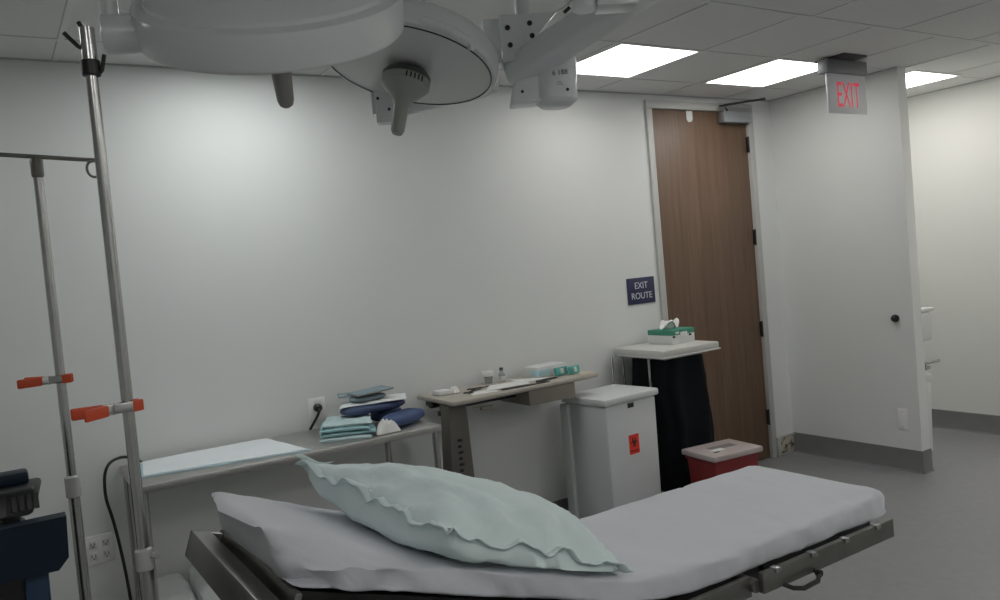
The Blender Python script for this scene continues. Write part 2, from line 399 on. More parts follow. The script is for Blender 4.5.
# hand wash things past the partition
t = empty('soap_dispenser', (5.38, 3.07, .87), 'white wall dispenser showing past the end of the partition', 'dispenser')
MB().box((XE-.004, 3.03, .885), (5.425, 3.11, 1.085), .012).build('body', 'white', t)
MB().box((XE-.004, 3.025, 1.085), (5.465, 3.115, 1.11), .008).build('cover', 'white', t)
t = empty('hand_sink', (5.36, 3.1, .1), 'narrow white sink with chrome tap on the far side of the partition', 'sink')
MB().box((XE, 3.035, .60), (5.40, 3.40, .66), .012).hexa([(XE,3.04,.12),(5.365,3.04,.12),(5.365,3.34,.12),(XE,3.34,.12)], [(XE,3.04,.61),(5.39,3.04,.61),(5.39,3.38,.61),(XE,3.38,.61)], .01).build('basin', 'white', t)
MB().tube([(XE, 3.045, .735), (5.49, 3.03, .735)], .010).lathe([(.02,0),(.02,.012),(0,.012)], (XE, 3.045, .735), (1,0,0), 16).tube([(5.335,3.045,.735),(5.335,3.045,.70)], .012).box((5.32,3.03,.69),(5.38,3.06,.712),.004).build('tap', 'chrome', t)

# ------------------------------------------------------------------ steel back table
t = empty('back_table', (1.13, 3.76, 0), 'long stainless steel table along the back wall', 'table')
MB().box((.43, 3.50, .865), (1.825, 4.02, .897), .004).build('tabletop', 'steel', t)
legs = [(.455, 3.525), (.455, 3.99), (1.80, 3.525), (1.745, 3.99)]
for x, y in legs:
    l = MB().tube([(x, y, .03), (x, y, .866)], .017, 14).build('leg', 'chrome', t)
    MB().lathe([(.012,0),(.02,.004),(.02,.03),(.017,.034)], (x, y, 0), (0,0,1), 14).build('foot', 'black', l)
MB().box((.45, 3.515, .262), (1.79, 3.995, .282), .003).build('lower_shelf', 'steel', t)

def soft_slab(corners, z, h, name, m, parent=None, amp=.004, loc=None, seed=0, n=14, sag=None, edge=.35):
    """a folded cloth or pack lying on a surface: four corners in plan, flat below, soft above"""
    b = MB(); c = [Vector((p[0], p[1], 0)) for p in corners]; sd = Vector((seed*3.1, seed*1.7, seed*.9))
    def P(u, v): return c[0]*(1-u)*(1-v) + c[1]*u*(1-v) + c[2]*u*v + c[3]*(1-u)*v
    def top(u, v):
        p = P(u, v); e = min(1, min(u, 1-u)/.12*edge+ (1-edge) if min(u,1-u) < .12 else 1) * min(1, min(v, 1-v)/.12*edge + (1-edge) if min(v,1-v) < .12 else 1)
        return Vector((p.x + amp*fbm(p+sd, 14), p.y + amp*fbm(p-sd, 14), z + h*e + amp*fbm(p+sd, 9)*min(1, 4*min(u,1-u,v,1-v)+.3)))
    g = b.grid(top, n, n)
    lo = [[None]*n for _ in range(n)]
    rim = [(i, 0) for i in range(n)] + [(n-1, j) for j in range(1, n)] + [(i, n-1) for i in range(n-2, -1, -1)] + [(0, j) for j in range(n-2, 0, -1)]
    low = []
    for i, j in rim:
        v = g[i][j].co; low.append(b.bm.verts.new((v.x, v.y, z)))
    k = len(rim)
    for a in range(k):
        i, j = rim[a]; i2, j2 = rim[(a+1)%k]
        b.bm.faces.new([g[i][j], g[i2][j2], low[(a+1)%k], low[a]])
    b.bm.faces.new(low)
    return b.build(name, m, parent, smooth=60, loc=loc)

TZ = .898
pc = [(.472,3.655),(1.165,3.512),(1.10,3.985),(.512,3.985)]
t = empty('absorbent_pad', (.8, 3.8, TZ), 'white absorbent pad with blue edge spread on the steel table', 'pad')
soft_slab(pc, TZ, .004, 'backing', 'padedge', t, .003, seed=1)
ctr = Vector((.81, 3.8))
pin = [tuple(ctr + (Vector(p)-ctr)*.965) for p in pc]
soft_slab(pin, TZ+.003, .009, 'quilted_face', 'pad', t, .004, seed=2, n=20)

# folded linen on the lower shelf
o = soft_slab([(.46,3.53),(.62,3.53),(.64,3.96),(.48,3.96)], .283, .105, 'folded_linen', 'linen', None, .012, seed=3); tag(o, 'smaller white folded drape at the left end of the low shelf', 'linen')
o = soft_slab([(.64,3.52),(1.12,3.53),(1.12,3.95),(.66,3.95)], .283, .145, 'folded_linen', 'linen', None, .012, seed=4, edge=.25); tag(o, 'thick white folded blanket on the low shelf behind the bed head', 'linen')

# packs and towels on the table
tw = [[(1.25,3.64),(1.47,3.535),(1.58,3.80),(1.37,3.95)], [(1.262,3.65),(1.50,3.545),(1.59,3.80),(1.38,3.94)], [(1.262,3.67),(1.47,3.56),(1.58,3.81),(1.38,3.94)], [(1.285,3.69),(1.49,3.57),(1.58,3.81),(1.40,3.93)]]
tl = ['lowest teal towel of the stack on the steel table', 'second teal towel up in the stack on the steel table', 'third teal towel up in the stack on the steel table', 'topmost pale teal towel of the stack on the steel table']
for k, q in enumerate(tw):
    z0 = TZ + .019*k
    o = soft_slab(q, z0, .015, 'folded_towel', 'tealpale' if k in (0, 3) else 'teal', None, .0045, seed=10+k, edge=.5)
    tag(o, tl[k], 'towel', 'folded teal towels')
def roll_pack(name, m, p, q, w, h, z, label, cat, seed=0, parent=None, flat=0.25, n=26, kind=None):
    """a soft wrapped pack: a flattened roll from p to q"""
    p = Vector((p[0], p[1], 0)); q = Vector((q[0], q[1], 0)); ax = (q-p); L = ax.length; ax.normalize(); sd = Vector((-ax.y, ax.x, 0))
    b = MB()
    def f(u, v):
        a = 2*PI*u; s = -1 + 2*v; pr = max(0.02, (1-abs(s)**4))**.5
        ca, sa = math.cos(a), math.sin(a)
        y = math.copysign(abs(ca)**.7, ca)*w/2*pr; zz = math.copysign(abs(sa)**.8, sa)*h/2*pr
        c = p + ax*(L*v) + sd*y; c.z = z + h/2 + zz
        c += .05*h*Vector((1,1,1))*fbm(c + Vector((seed,seed,0)), 22); c.z = max(c.z, z+.0005)
        return c
    g = b.grid(f, 22, n, cu=True)
    b.bm.faces.new([g[i][0] for i in range(22)]); b.bm.faces.new([g[i][n-1] for i in range(22)][::-1])
    o = b.build(name, m, parent, smooth=70)
    if label: tag(o, label, cat)
    return o
roll_pack('wrapped_pack', 'navy', (1.585,3.63), (1.845,3.77), .14, .065, TZ, 'blue wrapped surgical pack lying at the right of the towel pile', 'pack', 1)
roll_pack('wrapped_pack', 'navy2', (1.415,3.77), (1.775,3.80), .15, .048, TZ+.0745, 'dark blue pack lying across the top of the teal towels', 'pack', 2)
roll_pack('wrapped_pack', 'navy2', (1.62,3.86), (1.79,3.90), .12, .07, TZ, 'dark blue pack behind the front blue pack, under the other', 'pack', 7)
# white crumpled wrapper in front
def crumple(name, m, c, rx, ry, h, z, label, cat, seed, parent=None):
    b = MB()
    def f(u, v):
        a = 2*PI*u; r = v; sp = 1 + .22*math.sin(3*a+seed) + .12*math.sin(7*a+seed*2)
        p = Vector((c[0] + rx*r*sp*math.cos(a), c[1] + ry*r*sp*math.sin(a), 0))
        p.z = z + .002 + h*max(0, (1-r**2.6)) * (.72 + .55*fbm(p + Vector((seed,0,0)), 34)); p.z = max(z+.001, p.z)
        return p
    b.grid(f, 28, 10, cu=True)
    def f2(u, v):
        a = 2*PI*u; sp = 1 + .22*math.sin(3*a+seed) + .12*math.sin(7*a+seed*2)
        return Vector((c[0] + rx*v*sp*math.cos(a), c[1] + ry*v*sp*math.sin(a), z))
    b.grid(f2, 28, 2, cu=True)
    o = b.build(name, m, parent, smooth=60)
    if label: tag(o, label, cat)
    return o
o = crumple('crumpled_wrapper', 'paper', (1.562,3.568), .058, .042, .075, TZ+.001, None, None, 3); tag(o, 'crumpled white paper wrapper in front of the blue pack', 'wrapper')
o = soft_slab([(1.40,3.76),(1.74,3.70),(1.83,3.88),(1.50,3.93)], TZ+.1235, .007, 'folded_sheet', 'linen', None, .010, seed=23, edge=.6); tag(o, 'white folded sheet lying over the upper dark blue pack', 'sheet')
o = roll_pack('wrapped_pack', 'greyblue', (1.49,3.80), (1.68,3.84), .13, .030, TZ+.132, 'small grey blue pack on top of the white folded sheet', 'pack', 4)
t = empty('paper_pouch', (1.58, 3.81, TZ+.17), 'flat brown paper pouch tilted on top of the pack pile', 'pouch')
Xp = Matrix.Translation((1.60, 3.815, TZ+.172)) @ Matrix.Rotation(.05,4,'Z') @ Matrix.Rotation(-.05,4,'Y')
MB().box((-.10,-.07,0),(.10,.07,.006),.002,Xp).build('paper_side', 'kraft', t)
MB().box((-.10,-.07,.006),(.10,.07,.009),.001,Xp).build('clear_side', 'greyblue', t)
Xp = Matrix.Translation((1.53, 3.87, TZ+.163)) @ Matrix.Rotation(-.3,4,'Z') @ Matrix.Rotation(.05,4,'X')
o = MB().box((-.08,-.05,0),(.08,.05,.006),.002,Xp).build('paper_pouch', 'greyblue'); tag(o, 'grey paper pouch under the tilted brown pouch', 'pouch')
o = soft_slab([(1.70,3.66),(1.815,3.68),(1.80,3.93),(1.74,3.93)], TZ, .004, 'plastic_sleeve', 'clearbag', None, .006, seed=31); tag(o, 'clear plastic sleeve at the right end of the steel table', 'sleeve')

# ------------------------------------------------------------------ wheeled instrument desk
DT = .977
t = empty('instrument_table', (2.03, 3.8, 0), 'narrow taupe overbed table holding small supplies by the wall', 'table')
Xd = Matrix.Identity(4)
MB().hexa([(1.96,3.605,DT-.028),(2.985,3.665,DT-.028),(2.965,4.03,DT-.028),(1.96,4.03,DT-.028)], [(1.96,3.605,DT),(2.985,3.665,DT),(2.965,4.03,DT),(1.96,4.03,DT)], .012).build('tabletop', 'desk', t)
MB().box((2.0,3.80,DT-.075),(2.62,3.84,DT-.034),.003).box((2.0,3.93,DT-.075),(2.9,3.97,DT-.034),.003).box((1.995,3.90,DT-.064),(2.06,3.99,DT-.030),.003).box((1.98,3.78,DT-.10),(2.06,3.83,DT-.075),.003).build('support_rail', 'black', t)
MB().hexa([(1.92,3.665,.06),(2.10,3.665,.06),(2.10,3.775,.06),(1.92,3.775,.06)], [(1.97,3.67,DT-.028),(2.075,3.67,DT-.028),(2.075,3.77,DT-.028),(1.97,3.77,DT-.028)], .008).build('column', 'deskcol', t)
for k in range(7): MB().box((2.00,3.662,.56+.032*k),(2.027 - .008*(k%2),3.668,.574+.032*k), .001).build('height_mark', 'ink', t)
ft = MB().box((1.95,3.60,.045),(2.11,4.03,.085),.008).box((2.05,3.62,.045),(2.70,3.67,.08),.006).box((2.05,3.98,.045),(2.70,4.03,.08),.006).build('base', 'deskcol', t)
for x, y in ((2.66,3.645),(2.66,4.0),(1.99,3.63),(1.99,4.0)):
    MB().lathe([(.0,0),(.022,0),(.022,.018),(0,.018)], (x-.0, y-.009, .023), (0,1,0), 14).build('caster', 'black', t)
MB().tube([(2.12,3.69,DT-.07),(2.20,3.67,DT-.075)], .007, 8).box((2.16,3.655,DT-.085),(2.235,3.685,DT-.066),.004).build('release_lever', 'desktray', t)
dr = MB().box((2.475,3.665,DT-.115),(2.80,3.97,DT-.030),.004).build('drawer', 'desktray', t)

# supplies on the desk
DZT = DT + .001
def item(name, b, m, label, cat, group=None, smooth=40):
    return tag(b.build(name, m, smooth=smooth), label, cat, group)
item('gauze_box', MB().box((2.01,3.84,DZT),(2.09,3.93,DZT+.022),.004), 'white', 'flat white box at the left end of the overbed table', 'box')
o = crumple('gauze_swab', 'tissue', (2.12,3.87), .03, .03, .035, DZT, None, None, 5); tag(o, 'crumpled gauze swab beside the flat white box', 'gauze')
def scissors(x, y, a, label):
    t = empty('surgical_scissors', (x, y, DZT), label, 'scissors')
    X = Rz(a, (x, y, DZT))
    for s in (-1, 1):
        b = MB(); b.hexa([(0,-.003,.001),(.075,s*.002-.001,.001),(.075,s*.002+.001,.001),(0,.004,.001)], [(0,-.003,.004),(.075,s*.002-.001,.003),(.075,s*.002+.001,.003),(0,.004,.004)], 0, X @ Matrix.Rotation(s*.08,4,'Z'))
        b.tube([X @ Vector(p) for p in [(0,0,.004),(-.04,-s*.010,.004),(-.06,-s*.014,.004)]], .0028, 8)
        b.tube([X @ Vector((-.073+.015*math.cos(q),-s*.016+.012*math.sin(q),.004)) for q in [2*PI*i/14 for i in range(15)]], .0026, 6)
        b.build('blade', 'darkmetal', t)
    return t
scissors(2.21, 3.80, .5, 'dark metal scissors left of the white papers on the overbed table')
scissors(2.29, 3.86, .1, 'second pair of metal scissors lying behind the first on the overbed table')
def sheet(pts, name, m, label, cat, z=0.0, seed=0, th=.0022):
    o = soft_slab(pts, DZT+z, th, name, m, None, .003, seed=seed, n=10, edge=.2); return tag(o, label, cat)
sheet([(2.12,3.67),(2.28,3.665),(2.30,3.75),(2.15,3.77)], 'paper_packet', 'paper', 'white paper packet at the front left of the overbed table', 'packet', 0, 40)
sheet([(2.22,3.70),(2.50,3.69),(2.58,3.83),(2.34,3.86)], 'paper_sheet', 'paper', 'white paper sheet near the middle front of the overbed table', 'paper', .004, 41)
sheet([(2.50,3.78),(2.70,3.77),(2.66,3.84),(2.53,3.96)], 'paper_sheet', 'paper', 'white paper sheet beside the white and teal boxes', 'paper', .001, 42)
item('instrument_tray', MB().box((2.30,3.655,DZT+.0005),(2.62,3.675,DZT+.004),.001), 'darkmetal', 'thin dark metal strip along the front of the overbed table', 'instrument')
t = empty('specimen_cup', (2.40, 3.96, DZT), 'small clear cup with a white lid on the overbed table', 'cup')
MB().lathe([(0,0),(.022,0),(.028,.045),(.026,.045),(.021,.003),(0,.003)], (2.40,3.96,DZT), seg=24).build('cup_body', 'glass', t)
MB().lathe([(0,.045),(.033,.045),(.034,.05),(.034,.066),(.030,.072),(0,.073)], (2.40,3.96,DZT), seg=24).build('cup_lid', 'white', t)
t = empty('medicine_vial', (2.487, 3.95, DZT), 'clear glass vial with a dark cap behind the papers', 'vial')
MB().lathe([(0,0),(.019,0),(.019,.042),(.009,.056),(.009,.066),(0,.066)], (2.487,3.95,DZT), seg=20).build('vial_body', 'glass', t)
MB().lathe([(.0,.066),(.0115,.066),(.0115,.082),(0,.083)], (2.487,3.95,DZT), seg=20).build('vial_cap', 'greydark', t)
MB().lathe([(.0194,.012),(.0194,.034)], (2.487,3.95,DZT), seg=20, cap=False).build('vial_label', 'paper', t)
t = empty('glove_box', (2.76, 3.92, DZT), 'white and pale blue supply box at the right of the overbed table', 'box')
Xg = Rz(.12, (2.77, 3.905, DZT))
MB().box((-.115,-.065,0),(.115,.065,.062),.002,Xg).build('carton', 'white', t)
MB().box((-.116,-.066,.010),(-.02,.0,.045),.0005,Xg).build('printed_side', 'padedge', t)
def packet(x, y, a, label):
    t = empty('suture_packet', (x, y, DZT), label, 'packet')
    X = Rz(a, (x, y, DZT)) @ Matrix.Rotation(-.15,4,'X')
    MB().box((-.045,-.012,.003),(.045,.012,.050),.002,X).build('carton', 'tealpack', t)
    MB().box((-.014,-.0126,.012),(.012,.0126,.042),.0004,X).build('white_label', 'paper', t)
packet(2.80, 3.785, .15, 'teal suture box standing before the white supply box')
packet(2.875, 3.755, .35, 'second teal suture box to the right of the first')
sheet([(2.86,3.675),(2.97,3.68),(2.975,3.84),(2.90,3.80)], 'paper_sheet', 'beige', 'beige paper at the right end of the overbed table', 'paper', .0, 44)
scissors(2.66, 3.72, .2, 'dark scissors at the front edge before the supply box')
item('forceps', MB().tube([(2.56,3.70,DZT+.005),(2.64,3.715,DZT+.006),(2.72,3.735,DZT+.005)], .004, 8).tube([(2.56,3.71,DZT+.005),(2.64,3.72,DZT+.009),(2.72,3.738,DZT+.005)], .003, 8), 'darkmetal', 'dark forceps lying beside the front scissors', 'forceps')

# ------------------------------------------------------------------ step-on bin
t = empty('waste_bin', (3.06, 3.66, 0), 'tall grey step-on bin with an orange biohazard sticker', 'waste bin')
BZ = .85
X = Rz(.09, (3.057, 3.67, 0))
w0, w1, e0, e1 = .205, .212, .165, .17
MB().hexa([(-w0,-e0,.03),(w0,-e0,.03),(w0,e0,.03),(-w0,e0,.03)], [(-w1,-e1,BZ-.04),(w1,-e1,BZ-.04),(w1,e1,BZ-.04),(-w1,e1,BZ-.04)], .018, X).build('body', 'can', t)
MB().box((-.228,-.185,BZ-.042),(.228,.185,BZ),.012,X).box((-.235,.10,BZ-.02),(-.225,.19,BZ+.012),.003,X).build('lid', 'canlid', t)
MB().box((-.232,.13,.02),(-.20,.20,BZ-.05),.01,X).box((-.21,.165,.05),(.21,.195,BZ-.05),.008,X).build('back_frame', 'canlid', t)
MB().box((-.08,-.24,.02),(.08,-.16,.04),.006,X).build('pedal', 'black', t)
MB().box((-.215,-.18,0),(.215,.18,.03),.008,X).build('base', 'greydark', t)
ez = Vector((math.sin(.09), -math.cos(.09), 0)); ex = Vector((math.cos(.09), math.sin(.09), 0))
def on_bin(u, z): return Vector((3.057,3.67,0)) + ex*u + ez*(e0 + (e1-e0)*(z-.03)/(BZ-.07) + .0005) + Vector((0,0,z))
F = XF(on_bin(-.022,.555), ex, (0,0,1), ez) @ Matrix.Diagonal((.75,.86,1,1))
MB().box((-.03,-.066,0),(.082,.066,.0012),0,F).build('sticker', 'stickerred', t)
bio = MB(); c0 = Vector((.026, .012, .0014))
for k in range(3):
    a = PI/2 + 2*PI*k/3; cc = c0 + .017*Vector((math.cos(a), math.sin(a), 0))
    pts = [F @ (cc + .0165*Vector((math.cos(q), math.sin(q), 0))) for q in [a + .55 + (2*PI-1.1)*i/18 for i in range(19)]]
    bio.tube(pts, .0032, 6)
bio.tube([F @ (c0 + .013*Vector((math.cos(q), math.sin(q), 0))) for q in [2*PI*i/18 for i in range(19)]], .0018, 6)
bio.build('biohazard_symbol', 'ink', t)
text('lettering', 'BIOHAZARD', .019, F @ Matrix.Translation((.026,-.045,.0014)), 'ink', t, ext=.0005, sx=.85)
F2 = XF(on_bin(-.03,.785), ex, (0,0,1), ez)
MB().box((-.005,-.014,0),(.045,.014,.004),.003,F2).build('emblem_plate', 'black', t)

# ------------------------------------------------------------------ laundry hamper
t = empty('linen_hamper', (3.68, 3.80, 0), 'hamper with black bag and off-white lid standing before the door', 'hamper')
hx0, hx1, hy0, hy1, HZ = 3.415, 3.91, 3.565, 4.03, 1.05
MB().box((hx0,hy0,HZ-.048),(hx1,hy1,HZ),.010).box((hx0-.006,hy0-.006,HZ-.05),(hx1+.006,hy1+.006,HZ-.042),.003).build('lid', 'lid', t)
b = MB()
for x, y in ((hx0+.035,hy0+.17),(hx1-.06,hy1-.035),(hx0+.045,hy1-.035)):
    b.tube([(x,y,.10),(x,y,HZ-.055)], .0095, 12)
b.tube([(hx0-.035,hy1-.02,.09),(hx0-.035,hy1-.02,HZ-.06),(hx0-.005,hy1-.03,HZ-.035)], .008, 10)
r_ = [(hx0+.06,hy0+.05),(hx1-.06,hy0+.05),(hx1-.06,hy1-.04),(hx0+.06,hy1-.04)]
for k in range(4): b.tube([(*r_[k],HZ-.06),(*r_[(k+1)%4],HZ-.06)], .008, 10)
r_ = [(hx0-.03,hy0-.045),(hx1+.03,hy0-.045),(hx1+.03,hy1+.0),(hx0-.03,hy1+.0)]
for k in range(4): b.tube([(*r_[k],.09),(*r_[(k+1)%4],.09)], .010, 10)
b.tube([(hx0+.035,hy0+.17,.10),(hx0-.03,hy0+.17,.09)],.009,10)
b.build('frame', 'chrome', t)
for x, y in [(hx0-.03,hy0-.045),(hx1+.03,hy0-.045),(hx1+.03,hy1-.03),(hx0-.03,hy1-.03)]:
    MB().lathe([(0,0),(.03,0),(.03,.022),(0,.022)], (x,y-.011,.031), (0,1,0), 16).tube([(x,y,.035),(x,y,.09)],.008,8).build('caster', 'black', t)
b = MB(); cx, cy = (hx0+hx1)/2+.005, (hy0+hy1)/2-.005
def bagf(u, v):
    a = 2*PI*u; z = HZ-.055 - v*(HZ-.055-.14)
    k = .86 + .15*math.sin(min(1, v*1.25)*PI*.5)
    k *= 1 - .06*max(0, v-.9)/.1
    ca, sa = math.cos(a), math.sin(a)
    x = math.copysign(abs(ca)**.55, ca)*.222*k; y = math.copysign(abs(sa)**.55, sa)*.205*k
    p = Vector((cx+x, cy+y, z)); f = (.010 + .010*v)*math.sin(a*9 + 2*fbm((x*3,y*3,z*2),1.5))
    p += Vector((x, y, 0)).normalized()*f + .012*v*Vector((fbm(p,6), fbm(p+Vector((5,5,5)),6), 0))
    p.y = min(p.y, YB-.03)
    return p
g = b.grid(bagf, 72, 26, cu=True); b.bm.faces.new([r[-1] for r in g])
b.build('bag', 'bag', t, smooth=70)

t = empty('glove_box', (3.77, 3.86, HZ), 'white and green tissue box on the hamper lid', 'tissue box')
X = Rz(.04, (3.765, 3.85, HZ+.0005))
MB().box((-.105,-.115,0),(.105,.10,.06),.002,X).build('carton', 'white', t)
MB().box((-.106,-.116,.058),(.106,.101,.092),.002,X).build('green_top', 'greencard', t)
MB().box((-.03,-.1175,.035),(.035,-.114,.075),.0005,X).box((-.075,-.117,.066),(-.04,-.1155,.080),.0003,X).build('white_label', 'white', t)
for q in (-.103, .05): MB().box((q,-.1172,.043),(q+.024,-.1155,.055),.0003,X).build('print', 'ink', t)
b = MB()
def tis(u, v):
    a = 2*PI*u; r = .018 + .045*v**.8 * (1 + .35*math.sin(2*a+.6))
    return Vector((X @ Vector((r*1.3*math.cos(a), .75*r*math.sin(a), .09 + .055*(1-(1-v)**2)*(1 + .45*math.sin(3*a+1.)) - .025*v**3))))
g = b.grid(tis, 30, 8, cu=True)
b.bm.faces.new([r[-1] for r in g]); b.build('tissue', 'tissue', t, smooth=80)

# ------------------------------------------------------------------ red bin
t = empty('sharps_bin', (3.60, 3.315, 0), 'red bin with a milky clear lid on the floor before the black bag', 'bin')
X = Rz(-.11, (3.588, 3.315, 0)); LZ = .425
MB().hexa([(-.145,-.11,0),(.145,-.11,0),(.145,.11,0),(-.145,.11,0)], [(-.168,-.127,LZ),(.168,-.127,LZ),(.168,.127,LZ),(-.168,.127,LZ)], .012, X).box((-.174,-.133,LZ-.02),(.174,.133,LZ+.005),.004,X).build('tub', 'red', t)
MB().box((-.188,-.146,LZ),(.188,.146,LZ+.034),.008,X).build('lid', 'clearlid', t)
MB().box((-.08,-.02,LZ+.034),(.10,.045,LZ+.0355),0,X).build('lid_flap', mat('grey flap', (.20,.19,.19), .4, var=.05), t)
MB().box((-.10,-.055,LZ+.034),(-.02,-.01,LZ+.0365),0,X).build('lid_label', 'paper', t)
MB().box((-.115,-.075,LZ+.034),(-.08,-.058,LZ+.0362),0,X).build('lid_print', 'ink', t)

# ------------------------------------------------------------------ procedure table (bed)
SL = .345; HX = 1.32
def mz(x):                                  # height of the mattress top along the table
    d_ = HX - x; k = .07
    e = max(0, min(1, (.66 - x)/.26))
    return .862 + SL*k*math.log(1 + math.exp(max(-40, min(40, d_/k)))) + .018*e*e*(3-2*e)
BY0, BY1 = 1.435, 1.965
t = empty('procedure_table', (1.25, 1.72, 0), 'steel procedure table with a raised head end', 'procedure table')
A = math.atan(SL)
hx = lambda s: HX - s*math.cos(A)           # a point s metres up the head section
hz = lambda s, dz=0: .778 + s*math.sin(A) + dz
def head_bar(s0, s1, y0, y1, z0, z1, bev=.003):
    X = XF((HX, 0, .778), (-math.cos(A),0,math.sin(A)), (0,1,0), (math.sin(A),0,math.cos(A)))
    return X, (s0,y0,z0), (s1,y1,z1), bev
b = MB(); X, p, q, e = head_bar(.04, .96, 1.47, 1.97, -.045, .0); b.box(p, q, .004, X); b.build('head_section', 'blackpad', t)
MB().box((HX-.02,1.47,.735),(1.70,1.92,.778),.004).build('seat_section', 'blackpad', t)
MB().box((1.72,1.47,.735),(2.22,1.92,.778),.004).build('leg_section', 'blackpad', t)
def rail(name, bxs, X=None):
    b = MB()
    for p, q in bxs: b.box(p, q, .003, X)
    return b.build(name, 'rail', t)
X = XF((HX, 0, .778), (-math.cos(A),0,math.sin(A)), (0,1,0), (math.sin(A),0,math.cos(A)))
rail('head_rail', [((.02,1.395,-.066),(1.03,1.412,-.006)), ((.02,1.94,-.066),(1.03,1.957,-.006)), ((.983,1.395,-.066),(1.03,1.957,-.006)), ((.1,1.41,-.05),(.13,1.94,-.035)), ((.8,1.41,-.05),(.83,1.94,-.035)), ((.945,1.42,-.045),(.96,1.93,.008))], X)
rail('seat_rail', [((HX-.01,1.412,.735),(1.60,1.428,.79)), ((HX-.01,1.95,.735),(1.60,1.966,.79)), ((1.45,1.41,.735),(1.48,1.95,.748))])
lr = rail('leg_rail', [((1.615,1.385,.745),(2.205,1.402,.80)), ((1.615,1.975,.745),(2.205,1.992,.80)), ((1.70,1.40,.745),(1.73,1.975,.757)), ((2.10,1.40,.745),(2.13,1.975,.757))])
MB().tube([(1.69,1.393,.752),(1.705,1.366,.742),(1.73,1.352,.738),(1.79,1.352,.740),(1.815,1.366,.745),(1.825,1.393,.754)], .0065, 8).lathe([(0,0),(.010,0),(.010,.012),(0,.012)], (1.82,1.375,.748), (0,-1,0), 12).build('release_handle', 'darkmetal', lr)
for k in range(4): MB().box((1.66+.15*k,1.378,.790),(1.68+.15*k,1.40,.803),.001).build('rail_clip', 'chrome', lr)
MB().tube([(1.607,1.40,.765),(1.607,1.975,.765)], .018, 12).tube([(HX,1.40,.755),(HX,1.955,.755)], .016, 12).build('hinge_bar', 'rail', t)
MB().box((1.0,1.58,.16),(1.34,1.86,.74),.012).build('column', 'steel', t)
MB().box((.96,1.54,.50),(1.38,1.90,.52),.003).box((.62,1.46,.07),(1.72,1.98,.16),.02).build('base', 'steel', t)
for x, y in ((.70,1.50),(.70,1.94),(1.64,1.50),(1.64,1.94)):
    MB().lathe([(0,0),(.035,0),(.035,.03),(0,.03)], (x,y-.015,.035), (0,1,0), 16).build('caster', 'black', t)

# mattress with its sheet
b = MB(); TH = .082; NX, NR = 110, 44
def thk(x): return TH + .022*max(0, min(1, (.62-x)/.22))
def ring_pt(x, a, shrink=0.0, topk=1.0):
    cy_, hw, hh = (BY0+BY1)/2, (BY1-BY0)/2 - shrink, thk(x)/2
    ca, sa = math.cos(a), math.sin(a); ex_ = .28
    y = cy_ + math.copysign(abs(ca)**ex_, ca)*hw; z = math.copysign(abs(sa)**ex_, sa)*hh*topk
    return y, z
def matt(x, a, shrink=0., topk=1.):
    y, z = ring_pt(x, a, shrink, topk); c = mz(x) - thk(x)/2
    t_ = A if x < HX else 0
    p = Vector((x - math.sin(t_)*z*.95, y, c + z))
    head = max(0, min(1, (.75-x)/.3)); near = max(0, min(1, (BY0+.16-y)/.12))
    w = .0045 + .024*head*near + .004*near + .006*head
    q = Vector((x*5, y*9, z*14))
    p.z += w*fbm(q, 1.3)*(1 if z > -.02 else .3); p.y += (w*1.4)*fbm(q+Vector((7,3,1)), 1.6)*(1 if abs(z) < .036 else .3)
    if x < .47 and z < .045:
        e_ = (.47-x)/.06; p.x -= (.008 + .014*fbm(Vector((y*13, z*5, 4.2)), 1.2))*max(0, e_) ; p.z -= .006*e_*(z < -.02)
    # long soft creases running along and across the sheet
    if z > 0: p.z += .0035*max(0, math.sin(y*46 + 3*fbm((x*2,y*2,0),1)))**6 * (.5+.5*math.sin(x*7)) - .0035*math.exp(-((x-1.86-.18*(y-1.7))/.008)**2)
    return p
xs = [.412 + (2.262-.412)*i/(NX-1) for i in range(NX)]
rings = []
def ringat(x, shrink, topk): return [b.bm.verts.new(matt(x, 2*PI*(k+.5)/NR, shrink, topk)) for k in range(NR)]
rings.append(ringat(xs[0]-.0, .05, .45)); rings.append(ringat(xs[0]-.004, .018, .78))
for i, x in enumerate(xs): rings.append(ringat(x if i else x, .006 if i in (0, NX-1) else 0, .93 if i in (0, NX-1) else 1))
rings.append(ringat(xs[-1]+.010, .018, .75)); rings.append(ringat(xs[-1]+.012, .05, .45))
for R0, R1 in zip(rings, rings[1:]):
    for k in range(NR): b.bm.faces.new([R0[k], R0[(k+1)%NR], R1[(k+1)%NR], R1[k]])
b.bm.faces.new(rings[0]); b.bm.faces.new(rings[-1][::-1])
mt = empty('mattress', (1.3, 1.72, .785), 'thin mattress in a white sheet lying on the procedure table', 'mattress')
b.build('sheeted_pad', 'sheet', mt, smooth=80)
